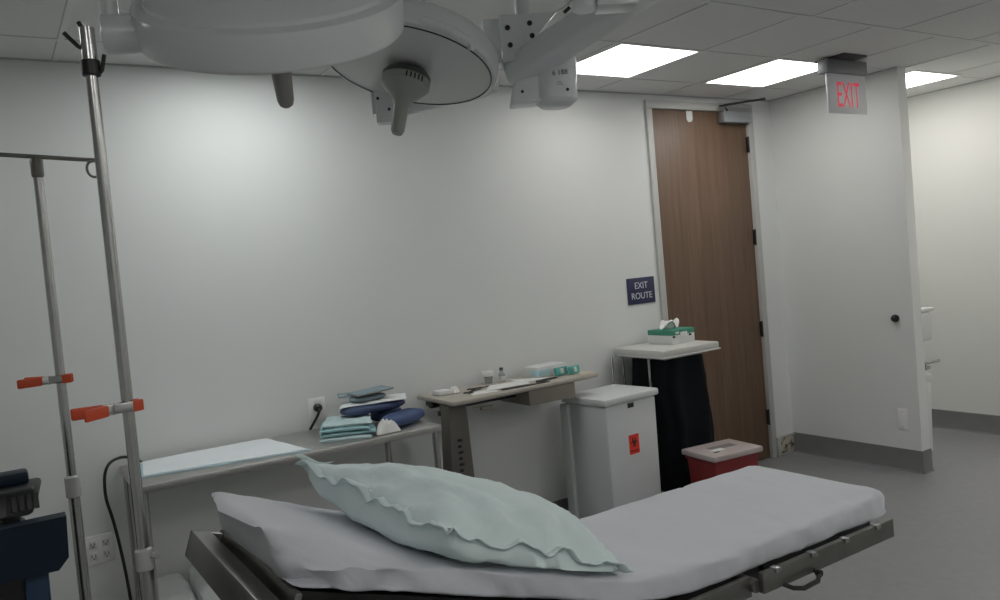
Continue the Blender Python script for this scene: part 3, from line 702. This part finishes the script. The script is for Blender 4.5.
# pillow
pA, pD, pB, pC = Vector((.622,1.96,1.208)), Vector((.735,1.415,1.128)), Vector((1.20,1.428,.908)), Vector((1.315,1.82,.912))
b = MB(); N = 40
def pil(u, v, sgn):
    # u along A->C / D->B, v across D->A
    lo = pD.lerp(pB, u); hi = pA.lerp(pC, u); p = lo.lerp(hi, v)
    du = min(u, 1-u)*2; dv = min(v, 1-v)*2
    # corners stay as ears, the sides pull in
    pull = .035
    ctr = (pA+pB+pC+pD)/4
    p += (ctr-p)*pull*(math.sin(PI*u)*(1-dv)**2 + math.sin(PI*v)*(1-du)**2)
    bul = (max(0, 1-(1-du)**2.4)*max(0, 1-(1-dv)**2.4))**.62
    up = Vector((.28,0,.96))
    hgt = (.088 if sgn > 0 else -.085)*(bul if sgn > 0 else bul**.6)
    # creases run in from the seams
    rim = (1-bul)
    if sgn < 0:
        od = Vector((p.x-ctr.x, p.y-ctr.y, 0)); od.normalize()
        p += od*.042*math.sin(PI*min(1, bul*1.3))**1.0*(1-.5*u)
    p += up*.014*math.sin(PI*u)*(1-v)**3
    cr = .016*rim*bul*2.2*math.sin(26*u+9*v+5*fbm((u*3,v*3,1),1.)) + .010*bul*fbm((u*4,v*4,3+sgn),1.) + .009*(1-abs(2*bul-1))*fbm((u*9,v*9,8),1.)
    # the far head-end corner flips up
    p = p + up*(hgt + cr*(1 if sgn > 0 else .6))
    # a seam flange that wanders a little
    if bul < .02: p += up*.010*math.sin(23*(u+v)+3*fbm((u*5,v*5,0),1.))
    m_ = mz(p.x) + .004
    if BY0-.02 < p.y < BY1+.03 and p.z < m_: p.z = m_
    return p
g1 = b.grid(lambda u, v: pil(u, v, 1), N, N); g2 = b.grid(lambda u, v: pil(u, v, -1), N, N)
bmesh.ops.remove_doubles(b.bm, verts=[v for g in (g1, g2) for i in range(N) for j in range(N) if i in (0,N-1) or j in (0,N-1) for v in (g[i][j],)], dist=.006)
pt = empty('pillow', (1.0, 1.7, 1.0), 'pale green covered pillow on the raised head of the mattress', 'pillow')
b.build('pillow_body', 'pillow', pt, smooth=80)
def seam_strip(fn, n, w=.014):
    b = MB()
    def f(u, v):
        e = fn(u); c_ = (pA+pB+pC+pD)/4; od = Vector((e.x-c_.x, e.y-c_.y, 0)); od.normalize()
        p = e - od*.006 + od*w*1.6*v + Vector((0,0,(.003 + .004*math.sin(37*u+3*math.sin(11*u)) + .010*fbm((u*4,n,3),1.3))*v))
        if BY0-.02 < p.y < BY1+.03: p.z = max(p.z, mz(p.x)+.005)
        return p
    b.grid(f, n, 4)
    o = b.build('seam', 'pillow', pt, smooth=80); o.modifiers.new('thick', 'SOLIDIFY').thickness = .003
seam_strip(lambda u: pil(u, 0, 1), 60); seam_strip(lambda u: pil(0, u, 1), 50)
b = MB()
def ear(u, v):
    base = pA.lerp(pA + (pC-pA)*.10, u).lerp(pA + (pD-pA)*.10*u, .0)
    p = base + Vector((-.006 + .02*v*u, .01, .020*v*(1-.4*u) + .006*math.sin(7*u)*v)) + Vector((.01*math.sin(5*v+u),0,0))
    return p
b.grid(ear, 10, 6)
o = b.build('cover_flap', 'pillow', pt, smooth=80); o.modifiers.new('thick', 'SOLIDIFY').thickness = .003

# ------------------------------------------------------------------ drip stands
def spring_clamp(px, py, z, ang, scale, label):
    t = empty('spring_clamp', (px, py, z), label, 'clamp')
    X = Rz(ang, (px, py, z)) @ Matrix.Scale(scale, 4)
    h = .0115
    for s in (-1, 1):
        MB().hexa([(-.030,s*.004-.0016,-h),(.018,s*.016-.0016,-h),(.018,s*.016+.0016,-h),(-.030,s*.004+.0016,-h)], [(-.030,s*.004-.0016,h),(.018,s*.016-.0016,h),(.018,s*.016+.0016,h),(-.030,s*.004+.0016,h)], .001, X).hexa([(-.095,s*.030-.0016,-h),(-.028,s*.004-.0016,-h),(-.028,s*.004+.0016,-h),(-.095,s*.030+.0016,-h)], [(-.095,s*.030-.0016,h),(-.028,s*.004-.0016,h),(-.028,s*.004+.0016,h),(-.095,s*.030+.0016,h)], .001, X).build('jaw', 'chrome', t)
        MB().hexa([(-.108,s*.036-.005,-h*1.2),(-.045,s*.012-.005,-h*1.15),(-.045,s*.012+.005,-h*1.15),(-.108,s*.036+.005,-h*1.2)], [(-.108,s*.036-.005,h*1.2),(-.045,s*.012-.005,h*1.15),(-.045,s*.012+.005,h*1.15),(-.108,s*.036+.005,h*1.2)], .004, X).build('handle_grip', 'orange', t)
        MB().hexa([(.010,s*.014-.005,-h*1.15),(.036,s*.010-.005,-h*1.15),(.036,s*.010+.005,-h*1.15),(.010,s*.014+.005,-h*1.15)], [(.010,s*.014-.005,h*1.15),(.036,s*.010-.005,h*1.15),(.036,s*.010+.005,h*1.15),(.010,s*.014+.005,h*1.15)], .003, X).build('jaw_tip', 'orange', t)
    MB().tube([X @ Vector((-.030,0,-h*1.1)), X @ Vector((-.030,0,h*1.1))], .0055*scale, 12).build('spring', 'chrome', t)
def stand_base(t, x, y, a0, r=.29):
    MB().lathe([(.0,.075),(.035,.075),(.035,.125),(.022,.135),(.02,.18),(0,.18)], (x,y,0), seg=24).build('hub', 'chrome', t)
    for k in range(5):
        a = a0 + 2*PI*k/5
        l = MB().tube([(x,y,.10),(x+r*.6*math.cos(a),y+r*.6*math.sin(a),.085),(x+r*math.cos(a),y+r*math.sin(a),.065)], .013, 10).build('leg', 'chrome', t)
        cxx, cyy = x+r*math.cos(a), y+r*math.sin(a)
        MB().lathe([(0,-.01),(.025,-.01),(.025,.01),(0,.01)], (cxx,cyy,.025), (-math.sin(a),math.cos(a),0), 14).tube([(cxx,cyy,.03),(cxx,cyy,.068)],.006,8).build('caster', 'black', l)
x, y = .216, 1.757
t = empty('iv_pole', (x, y, 0), 'tall chrome drip pole with hooks at the head of the bed', 'iv pole')
stand_base(t, x, y, .2, .27)
MB().tube([(x,y,.15),(x,y,1.135)], .0150, 18).build('lower_tube', 'chrome', t)
MB().tube([(x,y,1.13),(x,y,2.12)], .0112, 18).build('upper_tube', 'chrome', t)
MB().lathe([(.015,0),(.0175,.002),(.0175,.042),(.0112,.046)], (x,y,1.105), seg=20).lathe([(.005,0),(.007,.004),(.007,.014),(0,.016)], (x+.012,y-.012,1.135), (.7,-.7,0), 10).build('height_collar', 'clear', t)
hk = MB().tube([(x,y,2.10),(x,y,2.192)], .0140, 18).build('hook_head', 'chrome', t)
MB().lathe([(.0150,0),(.0175,.001),(.0175,.030),(.0150,.031)], (x,y,2.098), seg=20).build('hook_collar', 'black', t)
for dx, dy, up in ((-.052,.012,.075),(.026,-.014,.085),(.012,.05,.10)):
    if up == .10: pts = [(x,y,2.17),(x-.004,y+.012,2.19),(x-.012,y+.014,2.207)]
    elif dx == -.052: pts = [(x,y,2.145),(x+dx*.35,y+dy*.5,2.157),(x+dx*.78,y+dy*.6,2.182)]
    else: pts = [(x+dx*.35,y+dy*.35,2.098),(x+dx*.7,y+dy*.7,2.108),(x+dx*.95,y+dy,2.138)]
    MB().tube(pts, .0042, 8).build('hook', 'darkmetal', t)
x2, y2 = .163, 2.745
t = empty('iv_pole', (x2, y2, 0), 'chrome drip pole with a flat top crossbar beside the blue cart', 'iv pole')
stand_base(t, x2+.0, y2, .94, .21)
MB().tube([(x2,y2,.15),(x2,y2,1.09)], .0165, 18).build('lower_tube', 'chrome', t)
MB().tube([(x2,y2,1.08),(x2,y2,2.08)], .0135, 18).build('upper_tube', 'chrome', t)
MB().lathe([(.0165,0),(.021,.003),(.021,.062),(.0135,.068)], (x2,y2,1.07), seg=20).build('height_collar', 'clear', t)
MB().lathe([(.0135,0),(.017,.006),(.018,.05),(.012,.062)], (x2,y2,2.037), seg=16).build('tee_joint', 'rail', t)
cb = MB().tube([(x2-.19,y2-.09,2.098),(x2+.165,y2+.06,2.098)], .0065, 10).build('crossbar', 'rail', t)
for s_, ex_, ey_ in ((1, x2+.158, y2+.057), (-1, x2-.185, y2-.088)):
    MB().tube([(ex_ - .020*math.sin(q)*s_, ey_ - .007*math.sin(q)*s_, 2.070 + .025*math.cos(q)) for q in [PI*1.3*i/12 for i in range(13)]], .0042, 8).build('hook', 'rail', cb)
spring_clamp(.212, 1.752, 1.440, .30, .86, 'orange spring clamp on the tall hooked drip pole')
spring_clamp(.160, 2.742, 1.432, -.30, .97, 'orange spring clamp on the drip pole with the crossbar')

# ------------------------------------------------------------------ blue equipment cart at the left edge
t = empty('equipment_cart', (-.16, 2.4, 0), 'dark blue equipment cart at the left edge of the room view', 'cart')
MB().prism([(-.50,1.03),(.082,1.018),(.106,1.045),(.110,1.145),(-.50,1.145)], .05, XF((0,2.25,0),(1,0,0),(0,0,1),(0,-1,0))).build('console', 'blue', t)
MB().box((-.50,2.25,1.10),(.02,2.52,1.125),.006).build('tray', 'blue', t)
MB().box((-.48,2.25,.92),(.03,2.50,1.10),.01).build('under_tray', 'black', t)
MB().hexa([(-.01,2.24,.10),(.045,2.24,.10),(.045,2.48,.10),(-.01,2.48,.10)], [(.01,2.235,1.02),(.062,2.235,1.02),(.062,2.30,1.02),(.01,2.30,1.02)], .006).build('side_panel', 'blue2', t)
MB().box((-.46,2.28,.10),(-.01,2.48,.92),.01).build('cabinet', 'device', t)
MB().box((-.48,2.2,.05),(.07,2.5,.10),.01).build('base', 'black', t)
for cxx, cyy in ((-.44,2.24),(.03,2.24),(-.44,2.47),(.03,2.47)):
    MB().lathe([(0,0),(.03,0),(.03,.024),(0,.024)], (cxx,cyy-.012,.03), (0,1,0), 14).build('caster', 'black', t)
t = empty('patient_monitor', (-.12, 2.32, 1.126), 'black bedside monitor lying on the blue equipment cart', 'monitor')
MB().hexa([(-.42,2.26,1.150),(.045,2.26,1.150),(.060,2.42,1.150),(-.42,2.42,1.150)], [(-.42,2.29,1.212),(.055,2.29,1.212),(.078,2.42,1.212),(-.42,2.42,1.212)], .012).build('body', 'device', t)
MB().box((-.20,2.28,1.126),(-.17,2.40,1.152),.003).box((-.02,2.28,1.126),(.015,2.40,1.152),.003).build('foot', 'black', t)
Xs = XF((-.13,2.272,1.182), (1,0,0), (0,.44,.898), (0,-.898,.44))
MB().box((-.19,-.028,.0),(.12,.028,.004),.002,Xs).build('screen', 'black', t)
b = MB()
for k in range(4): b.box((.135+.016*k-.004,-.02,.0),(.145+.016*k-.004,.018,.004),.001,Xs)
b.build('button_row', 'devgrey', t)
MB().box((-.40,2.36,1.21),(.045,2.42,1.242),.008).build('rear_hood', 'blue', t)

# ------------------------------------------------------------------ surgical lights
def basis(n):
    n = Vector(n).normalized(); u = n.cross(Vector((0,0,1))).normalized(); w = n.cross(u); return n, u, w
# nearer lamp head, seen from its back
n1, u1, w1 = basis((.2245, .4868, -.8441)); c1 = Vector((.6885, 2.04, 2.309))
t = empty('surgical_light', tuple(c1), 'nearer white surgical lamp head, tilted to face the back wall', 'surgical light')
R1 = .33
MB().lathe([(R1,0),(R1+.003,-.01),(R1+.004,-.070),(R1-.001,-.084),(R1-.018,-.089),(R1-.03,-.090),(R1-.032,-.100),(R1-.06,-.118),(R1-.13,-.142),(R1-.22,-.155),(0,-.16)], c1, n1, 72).build('head_shell', 'lamp', t)
MB().lathe([(R1-.003,.001),(R1-.006,.006),(R1-.03,.008),(R1-.05,.004),(0,.0035)], c1, n1, 72).build('glass_cover', 'lampface', t)
MB().lathe([(.03,0),(.03,.03),(.029,.04),(.0275,.09),(.0225,.185),(.018,.199),(.010,.205),(0,.206)], c1, n1, 28).build('sterile_handle', 'grey', t)
# ridges over the back shell
b = MB()
for k in (-.018, .018):
    dv = Vector((-.75, .05, .25)); q0 = c1 - n1*.15 - w1*.02
    e = (u1*0.9 + w1*0.1)
    sgn = -1 if e.x > 0 else 1
    e = e*sgn
    pts = [c1 - n1*(.162 - .025*(r/.3)**2) + e*r + w1*k for r in (0.0, .08, .16, .22, .26)]
    pts[-1] += n1*.02
    b.tube(pts, .008, 8)
b.build('back_ridge', 'lamp', t)
hb = Vector((.345, 2.085, 2.285))
hubn = (c1 - hb).normalized()
MB().lathe([(0,-.055),(.042,-.055),(.048,-.05),(.048,.03),(.052,.034),(.052,.075),(.03,.09),(0,.09)], hb, Vector((.95,-.25,.05)), 28).build('swivel_hub', 'lamp', t)
MB().tube([hb+Vector((-.035,.005,.02)), hb+Vector((-.037,.005,.10)), Vector((.306,2.09,2.62)), Vector((.306,2.09,2.735))], .021, 18).build('drop_tube', 'lamp', t)
MB().lathe([(.10,0),(.10,-.02),(.03,-.06),(.021,-.10)], (.306,2.09,ZC), seg=30).build('ceiling_canopy', 'lamp', t)

# farther lamp head, glass facing down
n2, u2, w2 = basis((-.302, -.06, -.951)); c2 = Vector((1.206, 2.313, 2.314)); R2 = .292
t = empty('surgical_light', tuple(c2), 'farther white surgical lamp with a grey knob under its glass, before the door', 'surgical light')
MB().lathe([(R2-.02,.0),(R2-.006,-.004),(R2,-.018),(R2-.004,-.06),(R2-.02,-.085),(R2-.07,-.11),(R2-.16,-.125),(0,-.13)], c2, n2, 72).build('head_shell', 'lamp', t)
MB().lathe([(R2-.02,-.001),(R2-.022,.003),(R2-.024,.003),(R2-.024,-.001)], c2, n2, 72, cap=False).build('gasket', 'black', t)
MB().lathe([(R2-.024,.0),(R2-.05,.002),(0,.004)], c2, n2, 64).build('glass_cover', 'lampface', t)
kb = MB().lathe([(.022,.002),(.022,.010),(.045,.012),(.068,.018),(.078,.032),(.078,.044)], c2, n2, 36).build('knob_cap', 'greydark', t)
MB().lathe([(.078,.042),(.078,.066),(.062,.082),(.040,.102),(.028,.118),(.0235,.135),(.0215,.215),(.016,.226),(0,.228)], c2, n2, 36).build('sterile_handle', 'greygreen', t)
dirc = Vector((-.46,-.87,.1)); dirc = (dirc - n2*dirc.dot(n2)).normalized(); sd_ = n2.cross(dirc)
for k in range(5):
    a = -.75 + .17*k; dv = dirc*math.cos(a) + sd_*math.sin(a)
    p0 = c2 + n2*.046 + dv*.0785
    MB().tube([p0, p0 + n2*.017], .0025, 6).build('vent_slot', 'ink', t)
# grab bar on the rim
rv = Vector((.05,-1,0)); rv = (rv - n2*rv.dot(n2)).normalized(); sv = n2.cross(rv)
if sv.x < 0: sv = -sv
MB().tube([(1.10,2.075,2.385),(1.125,2.045,2.378),(1.19,2.005,2.345),(1.245,1.985,2.308),(1.255,2.0,2.295)], .013, 10).build('grab_bar', 'lamp', t)
# yoke round the far side from the knuckle to the left pivot
kn = Vector((1.50, 2.12, 2.245))
fv = -rv
pts = []
for i in range(15):
    a = math.radians(200 - (200+8)*i/14)
    e = max(0, 1 - i/3.5)
    pts.append(c2 + n2*(-.055 + .10*e*e) + sv*(R2+.022)*math.cos(a) + fv*(R2+.022)*math.sin(a))
b = MB()
for p, q in zip(pts, pts[1:]):
    d_ = (q-p).normalized(); sd2 = n2.cross(d_).normalized()
    X = XF(p, d_, sd2, -n2); b.box((-.006,-.010,-.026),((q-p).length+.006,.010,.026),.003,X)
b.build('yoke', 'lamp', t)
lp = Vector((1.232, 2.585, 2.252))
Xl = XF(lp, (.88,-.47,0), (.47,.88,0), (0,0,1))
MB().hexa([(1.235,2.60,2.205),(1.60,2.575,2.285),(1.60,2.60,2.285),(1.235,2.625,2.205)], [(1.235,2.60,2.29),(1.60,2.575,2.345),(1.60,2.60,2.345),(1.235,2.625,2.29)], .004).build('yoke_arm', 'lamp', t)
MB().box((-.024,-.03,-.064),(.038,.03,.072),.006,Xl).box((-.036,-.02,-.033),(-.022,.02,.055),.002,Xl).build('left_pivot', 'lamp', t)
for q in ((-.012,.02),(.024,-.02)): MB().lathe([(.005,0),(.005,.003),(0,.003)], Xl @ Vector((q[0],-.03,q[1])), Xl.to_3x3() @ Vector((0,-1,0)), 10).build('pivot_screw', 'ink', t)
# knuckle
kx = Vector((1.632, 2.115, 2.178))
kk = MB().lathe([(0,-.02),(.05,-.018),(.072,0),(.075,.004),(.075,.135),(.066,.155),(.03,.165),(0,.166)], kx, (0.06,0,1), 36).build('knuckle', 'lamp', t)
vd = Vector((-.62,-.784,0)); sd3 = Vector((.784,-.62,0))
XK = XF(kx + vd*.0755 + Vector((0.006,0,.088)), sd3, (0,0,1), vd)
text('lettering', '6 188', .022, XK @ Matrix.Translation((.02,-.012,0)), 'ink', kk, ext=.0008)
text('lettering', 'CL', .016, XK @ Matrix.Translation((.018,-.046,0)), 'closer', kk, ext=.0008)
MB().lathe([(.005,0),(.005,.003),(0,.003)], kx + vd*.06 + sd3*.045 + Vector((0,0,.022)), vd, 10).build('screw', 'ink', kk)
Xb = XF(kx + Vector((-.085,.05,.03)), (.88,-.47,0), (.47,.88,0), (0,0,1))
MB().hexa([(-.05,-.05,-.035),(.05,-.05,-.035),(.05,.05,-.035),(-.05,.05,-.035)], [(-.02,-.05,.075),(.05,-.05,.075),(.05,.05,.075),(-.02,.05,.075)], .008, Xb).build('knuckle_cheek', 'lamp', t)
MB().lathe([(.005,0),(.005,.003),(0,.003)], Xb @ Vector((-.012,-.05,.0)), Xb.to_3x3() @ Vector((0,-1,0)), 10).build('screw', 'ink', t)
# spring arm from knuckle up to the ceiling hub on the right
a0 = Vector((1.535, 2.15, 2.288)); a1 = Vector((1.68, 1.67, 2.428))
d_ = (a1-a0).normalized(); sd2 = d_.cross(Vector((0,0,1))).normalized(); up2 = sd2.cross(d_)
X = XF(a0, d_, sd2, up2)
MB().box((-.04,-.055,-.045),((a1-a0).length+.10,.055,.045),.02,X,3).build('spring_arm', 'lamp', t)
# bracket plate with bolt holes and the tube above it
bp = Vector((1.50, 2.125, 2.353)); ev = Vector((.88,-.47,0)); fv2 = Vector((-.47,-.88,0))
Xb = XF(bp, ev, (0,0,1), fv2)
br = MB().prism([(-.045,-.055),(.0,-.045),(.14,.095),(-.045,.095)], .014, Xb).box((-.10,-.05,-.05),(-.045,.09,-.0),.004,Xb).build('bracket', 'lamp', t)
for q in ((-.022,.055),(.05,.065),(.055,.025),(-.018,.0)):
    MB().lathe([(.0085,0),(.0085,.002),(0,.002)], Xb @ Vector((q[0],q[1],.014)), fv2, 14).build('bolt_hole', 'ink', br)
MB().tube([bp + ev*.035 - fv2*.02 + Vector((0,0,.05)), bp + ev*.035 - fv2*.02 + Vector((0,0,ZC-bp.z-.005))], .024, 20).lathe([(.12,0),(.12,-.02),(.04,-.07),(.024,-.09)], bp + ev*.035 - fv2*.02 + Vector((0,0,ZC-bp.z)), seg=30).build('ceiling_tube', 'lamp', t)
# joint at the upper right end of the arm
MB().lathe([(0,0),(.030,0),(.036,.006),(.036,.10),(.03,.11),(0,.11)], Vector((1.408,1.665,2.312)), (.05,.0,1), 28).box((1.365,1.64,2.335),(1.40,1.70,2.40),.004).build('arm_joint', 'lamp', t)
Xj = XF((1.43,1.64,2.320), (.84,-.543,-.02), (.543,.84,0), (0,0,1))
MB().box((.0,-.03,-.010),(.108,.05,.006),.003,Xj).box((.0,-.032,.008),(.055,.05,.024),.003,Xj).box((.058,-.032,.008),(.106,.05,.022),.003,Xj).box((-.02,-.03,.025),(.09,.045,.12),.004,Xj).build('mount_plate', 'lamp', t)
MB().tube([Xj @ Vector((.03,.04,.1)), Xj @ Vector((.03,.04,ZC-2.328))], .04, 20).lathe([(.11,0),(.11,-.025),(.04,-.07)], Xj @ Vector((.03,.04,ZC-2.3206)), seg=28).box((0,.03,.03),(.24,.10,.10),.01,Xj).build('arm_mount', 'lamp', t)
MB().tube([Vector((1.36,1.69,2.31)), Vector((1.372,1.68,2.322))], .005, 8).build('stop_pin', 'ink', t)

# ------------------------------------------------------------------ camera and picture
cam = bpy.data.cameras.new('camera'); co = bpy.data.objects.new('camera', cam); COL.objects.link(co)
f, yaw, pitch, roll = 799.3023, .5681, -.0427, -.0882
cam.sensor_fit = 'HORIZONTAL'; cam.sensor_width = 36; cam.lens = f/1000*36; cam.clip_start = .02
fw = Vector((math.sin(yaw)*math.cos(pitch), math.cos(yaw)*math.cos(pitch), math.sin(pitch)))
r = Vector((math.cos(yaw), -math.sin(yaw), 0)); u = r.cross(fw)
R_ = r*math.cos(roll) + u*math.sin(roll); U_ = u*math.cos(roll) - r*math.sin(roll)
co.matrix_world = XF((0, 0, 1.655), R_, U_, -fw)
S.camera = co
w = bpy.data.worlds.new('World'); S.world = w; w.use_nodes = True
w.node_tree.nodes['Background'].inputs['Color'].default_value = (.5, .5, .5, 1)
w.node_tree.nodes['Background'].inputs['Strength'].default_value = 0.0
S.view_settings.view_transform = 'Standard'; S.view_settings.look = 'None'
S.view_settings.gamma = 1; S.view_settings.use_curve_mapping = False
S.view_settings.exposure = 0.0
S.cycles.use_denoising = True
S.cycles.max_bounces = 10; S.cycles.diffuse_bounces = 6
for o in bpy.data.objects:
    if '_o' in o: del o['_o']
